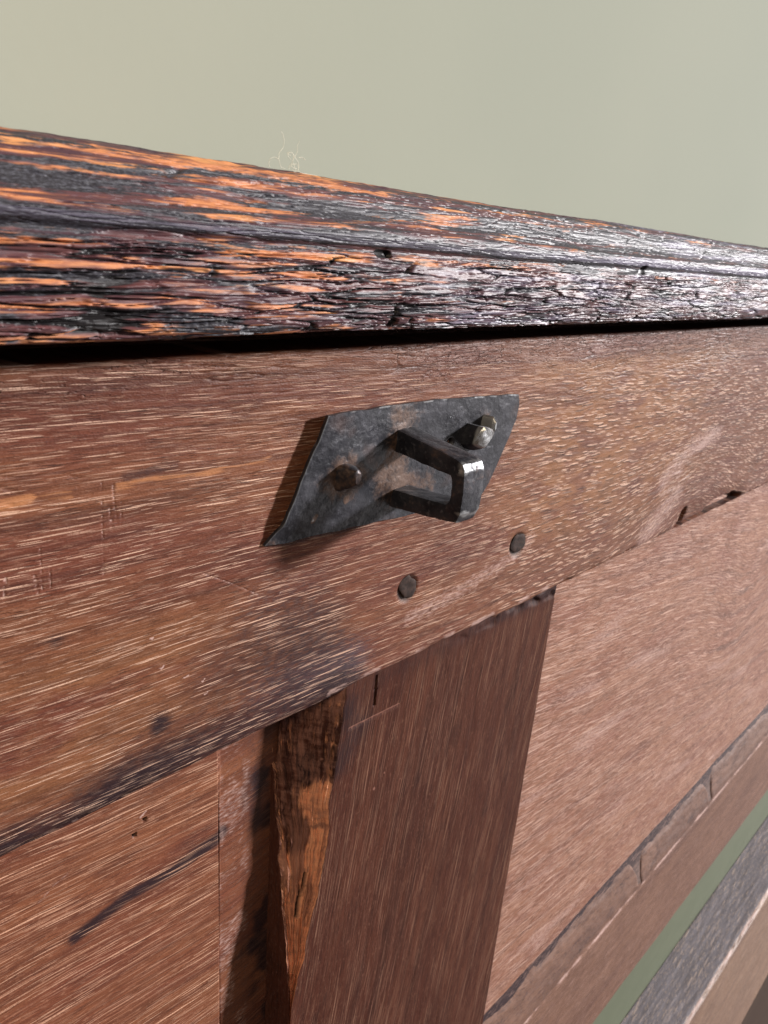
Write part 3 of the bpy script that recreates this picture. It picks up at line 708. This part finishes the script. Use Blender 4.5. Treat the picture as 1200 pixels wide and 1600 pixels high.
# filler lumps lying on the ledge
def filler(x0, x1, seed, lab):
    na, nb = 160, 26
    a = np.linspace(0, 1, na); b = np.linspace(0, 1, nb)
    A, B = np.meshgrid(a, b, indexing='ij')
    # outline: rounded ends, wavy upper edge, straight lower edge near the ridge
    L = x1 - x0; d0 = np.minimum(A * L, (1 - A) * L)
    end = np.sqrt(np.clip(1 - (1 - np.clip(d0 / .09, 0, 1)) ** 2, 0, 1))
    top = (.86 + .14 * fbm(A * L * 6, A * 0, seed, 3) - .10 * ss(.0, .5, perlin(A * L * 1.4, A * 0, seed + 1))) * end
    t = .02 + B * np.clip(top, .05, .93)                 # 0 at the ridge, 1 at the panel
    px = x0 + A * L + .05 * (t - .3) * (1 - 2 * A) * 0
    lift = .010 * np.clip(np.minimum(1, 5 * B) * np.minimum(1, 5 * (1 - B)), 0, 1) * np.clip(d0 / .02, 0, 1) ** .5 + .004 * fbm(px * 12, t * 8, seed + 2, 4) - .003
    y = -.028 + .075 * t; z = -3.10 + .20 * t
    nY, nZ = -.936, .351
    V = np.stack([px, y + nY * lift, z + nZ * lift], -1)
    dark = .45 * ss(.0, .4, fbm(px * 9, t * 6, seed + 4, 4)); pale = .5 * ss(.2, .6, fbm(px * 8, t * 5, seed + 5, 3))
    pale = pale + .4 * (B < .08)
    mk = np.stack([dark, 0 * A, pale * .3, .5 + 0 * A], -1); mk2 = np.stack([.25 + 0 * A, 0 * A, .42 + 0 * A, 0 * A], -1)
    fl = np.stack([px, t * .2, 0 * A], -1)
    me = grid_mesh('filler_strip', V, False, False, {'mask': mk, 'mask2': mk2, 'flow': fl}, 60, flip=True)
    return part('filler_strip', me, M_bot, root, label=lab)
filler(1.35, 3.26, 301, 'longest grey filler strip, nearest the upright')
filler(3.285, 4.21, 311, 'middle grey filler strip')
filler(4.24, 6.3, 321, 'grey filler strip at the right end')

# ---- pegs
def peg(x, z, r, seed):
    n = 28; vs = []; fs = []
    rng = random.Random(seed)
    rr = [r * (1 + .18 * math.sin(2 * i * 2 * math.pi / n + seed) + .06 * math.sin(5 * i * 2 * math.pi / n + 2 * seed) + .05 * rng.uniform(-1, 1)) for i in range(n)]
    for k, (f, y) in enumerate(((1.0, .02), (1.0, .0015), (.84, -.0005), (.45, .0008))):
        for i in range(n):
            a = 2 * math.pi * i / n
            vs.append((x + f * rr[i] * 1.0 * math.cos(a), y + .0006 * rng.uniform(-1, 1), z + f * rr[i] * math.sin(a) * 1.05))
    vs.append((x, .0012, z))
    for k in range(3):
        for i in range(n):
            j = (i + 1) % n
            fs.append((k * n + i, k * n + j, (k + 1) * n + j, (k + 1) * n + i))
    for i in range(n):
        fs.append((3 * n + i, 3 * n + (i + 1) % n, 4 * n))
    me = poly_mesh('peg', vs, fs, True, 60)
    return part('peg', me, M_end, root)
peg(1.178, -.732, .028, 3).name = 'peg'
peg(1.622, -.729, .030, 8)

# ---- carcass pieces out of the frame that the visible ones are joined to, plus an added wall stand-in
def box(name, x0, x1, y0, y1, z0, z1, mat, **kw):
    v = [(x0, y0, z0), (x1, y0, z0), (x1, y1, z0), (x0, y1, z0), (x0, y0, z1), (x1, y0, z1), (x1, y1, z1), (x0, y1, z1)]
    me = poly_mesh(name, v, [(0, 3, 2, 1), (4, 5, 6, 7), (0, 1, 5, 4), (1, 2, 6, 5), (2, 3, 7, 6), (3, 0, 4, 7)])
    return part(name, me, mat, root, **kw)
box('stile', -1.75, -1.202, -.002, .18, -7.2, -.138, M_hidden)
box('slot_wall_stand_in', .5, 8.39, .060, .10, -7.19, -3.93, M_shaded_wall, label='added board standing in for the shaded sage green wall seen through the slot below the lower rail')  # added board; the wall's shade is put into its darker green
box('stile', 8.402, 9.0, -.002, .18, -7.2, -.138, M_hidden)

# ------------------------------------------------------------------ iron work
def lerp_poly(pts, t):
    """point at fraction t of a polyline (array t)"""
    p = np.array(pts, float); d = np.concatenate([[0], np.cumsum(np.hypot(*np.diff(p, axis=0).T))]); d /= d[-1]
    return np.stack([np.interp(t, d, p[:, 0]), np.interp(t, d, p[:, 1])], -1)

def build_plate():
    Lp = [(.884, -.294), (.868, -.330), (.845, -.370), (.826, -.410), (.805, -.455), (.788, -.488), (.768, -.512), (.757, -.524)]
    Rp = [(1.508, -.309), (1.517, -.335), (1.512, -.372), (1.468, -.455), (1.43, -.52), (1.398, -.556)]
    na, nb = 240, 110
    a = np.linspace(0, 1, na); b = np.linspace(0, 1, nb)
    LL = lerp_poly(Lp, b); RR = lerp_poly(Rp, b)
    A, B = np.meshgrid(a, b, indexing='ij')
    X = LL[None, :, 0] * (1 - A) + RR[None, :, 0] * A; Z = LL[None, :, 1] * (1 - A) + RR[None, :, 1] * A
    # top edge sags a little, lower edge bows up at the middle
    Z += (1 - B) * (.006 * np.sin(A * math.pi) + .0035 * fbm(A * 7, A * 0, 401, 2)) + B * (-.012 * np.sin(A * math.pi) * 0 + .004 * fbm(A * 8, A * 0, 402, 2))
    X += (1 - A) ** 8 * .0015 * perlin(B * 9, B * 0, 403)
    lift = .010 + .012 * (1 - ss(0, .35, A)) * (1 - .85 * ss(.75, 1.0, B)) + .0018 * fbm(A * 5, B * 3, 404, 3) + .0012 * fbm(A * 22, B * 12, 405, 4)
    curl = (1 - ss(0, .10, A)) * ss(.80, 1.0, B)
    lift -= .004 * curl
    # groove hammered down the lower left, nail hole, swelling at staple roots and nails
    hole = stroke(X, Z, [(1.262, -.397)], .010, .7)
    bulge = stroke(X, Z, [(.965, -.42)], .055, 2) * .007 + stroke(X, Z, [(1.085, -.36)], .04, 2) * .005 + stroke(X, Z, [(1.08, -.465)], .03, 2) * .005
    lift = lift + bulge - .010 * hole
    rust = .75 * stroke(X, Z, [(.935, -.42)], .055, 1.3) + .75 * stroke(X, Z, [(1.10, -.33), (1.085, -.42), (1.06, -.455)], .045, 1.8) + .6 * stroke(X, Z, [(1.12, -.478), (1.2, -.475)], .03, 1.8)
    rust += .35 * stroke(X, Z, [(1.38, -.37)], .05, 1.5) + .8 * stroke(X, Z, [(.862, -.495), (.868, -.487)], .006, .8) + .6 * stroke(X, Z, [(.945, -.468)], .008, 1) + .3 * curl
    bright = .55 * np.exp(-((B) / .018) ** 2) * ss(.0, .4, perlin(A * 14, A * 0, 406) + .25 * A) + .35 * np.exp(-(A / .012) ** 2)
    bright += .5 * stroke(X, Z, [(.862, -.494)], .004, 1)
    top = np.stack([X, -lift, Z], -1)
    # rim and back, a sheet about 1 mm thick
    th = .0075
    rows = []
    back = top.copy(); back[..., 1] += th
    # assemble a closed shell: go round in B for each A column
    Vc = np.concatenate([top, back[:, ::-1]], 1)
    mk = np.stack([np.clip(rust, 0, 1), np.clip(bright, 0, 1), np.clip(hole, 0, 1)], -1)
    mkc = np.concatenate([mk, mk[:, ::-1] * 0 + .1 * 0], 1)
    me = grid_mesh('lock_plate', Vc, True, True, {'mask': mkc}, 50)
    return part('lock_plate', me, M_iron, root, label='dark forged iron plate cut to a slanting diamond shape, one corner lifted off the wood')
plate = build_plate()

def iron_shell(name, rings, rust=0.0, bright=None, seed=0, sub=2, ang=60, rough=.0015, label=None, parent=None, rnd=.16):
    """loft through rings of equal point count, subdivided and roughened by hand-forging"""
    R = np.array(rings, float)
    # subdivide along both directions with light rounding
    def up(a, axis, wrap):
        n = a.shape[axis]
        nxt = np.roll(a, -1, axis)
        mid = (a + nxt) / 2
        out = np.stack([a, mid], axis + 1).reshape(*[s_ * 2 if i == axis else s_ for i, s_ in enumerate(a.shape)])
        if not wrap:
            out = np.take(out, range(2 * n - 1), axis)
        return out
    for _ in range(sub):
        R = up(R, 0, False); R = up(R, 1, True)
        # smooth round the ring a little
        R = R if rnd == 0 else (np.roll(R, 1, 1) * rnd + R * (1 - 2 * rnd) + np.roll(R, -1, 1) * rnd)
    n1 = fbm(R[..., 0] * 40 + R[..., 1] * 23, R[..., 2] * 40 + R[..., 1] * 31, seed, 3)
    cen = R.mean(1, keepdims=True)
    d = R - cen; d /= np.linalg.norm(d, axis=-1, keepdims=True) + 1e-9
    R = R + d * (n1 * rough)[..., None]
    mk = np.zeros(R.shape); mk[..., 0] = rust + .25 * n1
    if bright is not None:
        mk[..., 1] = bright(R[..., 0], R[..., 1], R[..., 2])
    me = grid_mesh(name, R, True, True, {'mask': np.clip(mk, 0, 1)}, ang)
    return part(name, me, M_iron, parent or plate, **({'label': label} if label else {}))

# staple: a flat bar bent into a U that stands out of the plate
def build_staple():
    x0, x1 = 1.080, 1.138
    rings = []
    def ring(c_out, c_in, xa=x0, xb=x1):
        # four corners around the bar: outer/inner at both sides (y,z)
        (yo, zo), (yi, zi) = c_out, c_in
        k = .0
        return [(xa, yo, zo), ((xa + xb) / 2, yo, zo), (xb, yo, zo), (xb, (yo + yi) / 2, (zo + zi) / 2), (xb, yi, zi), ((xa + xb) / 2, yi, zi), (xa, yi, zi), (xa, (yo + yi) / 2, (zo + zi) / 2)]
    rings.append(ring((.02, -.340), (.02, -.390)))
    rings.append(ring((-.02, -.345), (-.014, -.392)))
    rings.append(ring((-.08, -.354), (-.07, -.397)))
    rings.append(ring((-.14, -.362), (-.128, -.402)))
    rings.append(ring((-.172, -.368), (-.160, -.404)))
    rings.append(ring((-.190, -.374), (-.164, -.408), x0 - .002, x1 + .002))
    rings.append(ring((-.197, -.388), (-.167, -.414), x0 - .003, x1 + .003))
    rings.append(ring((-.199, -.430), (-.169, -.436), x0 - .003, x1 + .004))
    rings.append(ring((-.197, -.472), (-.167, -.454), x0 - .003, x1 + .002))
    rings.append(ring((-.188, -.493), (-.162, -.459), x0 - .002, x1))
    rings.append(ring((-.172, -.496), (-.156, -.463)))
    rings.append(ring((-.12, -.502), (-.10, -.467)))
    rings.append(ring((-.06, -.508), (-.05, -.470)))
    rings.append(ring((-.015, -.512), (-.010, -.472)))
    rings.append(ring((.02, -.514), (.02, -.474)))
    # sharper forged bars: double each ring point near the corners by light smoothing only
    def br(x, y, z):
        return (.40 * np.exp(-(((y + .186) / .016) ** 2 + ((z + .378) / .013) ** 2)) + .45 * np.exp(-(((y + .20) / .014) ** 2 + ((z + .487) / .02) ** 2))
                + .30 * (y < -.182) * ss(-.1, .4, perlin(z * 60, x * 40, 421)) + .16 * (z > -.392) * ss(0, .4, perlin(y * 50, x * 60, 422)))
    return iron_shell('staple', rings, .18, br, 420, 3, 42, .0022, 'square iron loop standing out of the plate', None, .07)
build_staple()

# left nail: rusty, rounded and battered head
def ringc(cx, cy, cz, rx, rz, n=8, rot=.0, wob=None, tilt=(0, 0)):
    out = []
    for i in range(n):
        a = 2 * math.pi * i / n + rot
        k = 1 if wob is None else wob[i % len(wob)]
        dx, dz = rx * k * math.cos(a), rz * k * math.sin(a)
        out.append((cx + dx, cy + tilt[0] * dx + tilt[1] * dz, cz + dz))
    return out
w1 = [1.0, 1.18, .92, 1.1, .95, 1.12, .9, 1.06]
iron_shell('nail', [ringc(0.928, .0, -.420, .023, .034, wob=w1), ringc(0.928, -.018, -.420, .022, .033, wob=w1), ringc(0.932, -.034, -.417, .019, .029, wob=w1, tilt=(.2, -.2)),
                    ringc(0.934, -.052, -.414, .013, .021, wob=w1, tilt=(.3, -.3)), ringc(0.934, -.060, -.412, .008, .012, wob=w1)], .45,
           lambda x, y, z: .25 * np.exp(-(((x - .938) / .008) ** 2 + ((z + .396) / .012) ** 2)), 431, 2, 40, .003, 'rusty rounded nail head left of the loop')
# right nail: bright squared shank bent up, with a thin raised burr
w2 = [1.22, .9, 1.18, .92, 1.2, .9, 1.2, .9]
iron_shell('nail', [ringc(1.332, .0, -.392, .030, .034, 8, .4, w2), ringc(1.330, -.022, -.390, .029, .032, 8, .4, w2), ringc(1.326, -.052, -.384, .026, .028, 8, .42, w2, (-.15, -.3)),
                    ringc(1.326, -.058, -.384, .021, .024, 8, .42, w2, (-.15, -.3)), ringc(1.326, -.060, -.383, .006, .008, 8, .4, w2)], .0,
           lambda x, y, z: .8 * ss(-.040, -.050, y) + .15, 441, 2, 35, .0015, 'bright squared nail head right of the loop')
iron_shell('burr', [ringc(1.376, .0, -.376, .010, .034, 8, 0), ringc(1.378, -.020, -.374, .009, .032, 8, 0), ringc(1.378, -.038, -.368, .007, .024, 8, 0), ringc(1.378, -.046, -.364, .003, .010, 8, 0)],
           .0, lambda x, y, z: .55 + 0 * x, 451, 2, 40, .002)

# ------------------------------------------------------------------ lint on the lid
def fibre_mesh(name, lines, rad=.00032):
    vs, fs = [], []
    for pts in lines:
        P = np.array(pts, float); n = len(P); base = len(vs)
        for i in range(n):
            t = P[min(i + 1, n - 1)] - P[max(i - 1, 0)]; t /= np.linalg.norm(t) + 1e-9
            a = np.cross(t, (0.3, 1, .2)); a /= np.linalg.norm(a); b = np.cross(t, a)
            for k in range(4):
                q = P[i] + rad * (math.cos(k * math.pi / 2) * a + math.sin(k * math.pi / 2) * b)
                vs.append(tuple(q))
        for i in range(n - 1):
            for k in range(4):
                fs.append((base + 4 * i + k, base + 4 * i + (k + 1) % 4, base + 4 * i + 4 + (k + 1) % 4, base + 4 * i + 4 + k))
    return poly_mesh(name, vs, fs, True, 80)
def curl(p0, n, step, seed, up=.5):
    r = random.Random(seed); p = np.array(p0, float); a = r.uniform(0, 6.28); out = [tuple(p)]; k = r.uniform(-.5, .5)
    for i in range(n):
        k += r.uniform(-.45, .45); k *= .9; a += k
        p = p + step * np.array([math.cos(a) * .9, r.uniform(-.25, .25), abs(math.sin(a)) * up + math.sin(a) * (1 - up)])
        p[2] = max(p[2], .099)
        out.append(tuple(p))
    return out
lint = [curl((.765 + .006 * i, -.03, .101), 16, .0042, 50 + i, .35) for i in range(5)]
lint += [[(.735, -.03, .100), (.733, -.03, .106), (.736, -.03, .112), (.744, -.03, .115), (.751, -.03, .113)],
         [(.785, -.03, .100), (.782, -.03, .107), (.777, -.03, .113), (.782, -.03, .120), (.787, -.03, .128), (.786, -.03, .136), (.790, -.03, .142)],
         [(.790, -.03, .120), (.797, -.03, .121), (.803, -.03, .118)]]
lo = part('lint_wisp', fibre_mesh('lint_wisp', lint), M_lint, None, label='tiny wisp of pale curled lint caught on the top edge of the lid', category='lint')
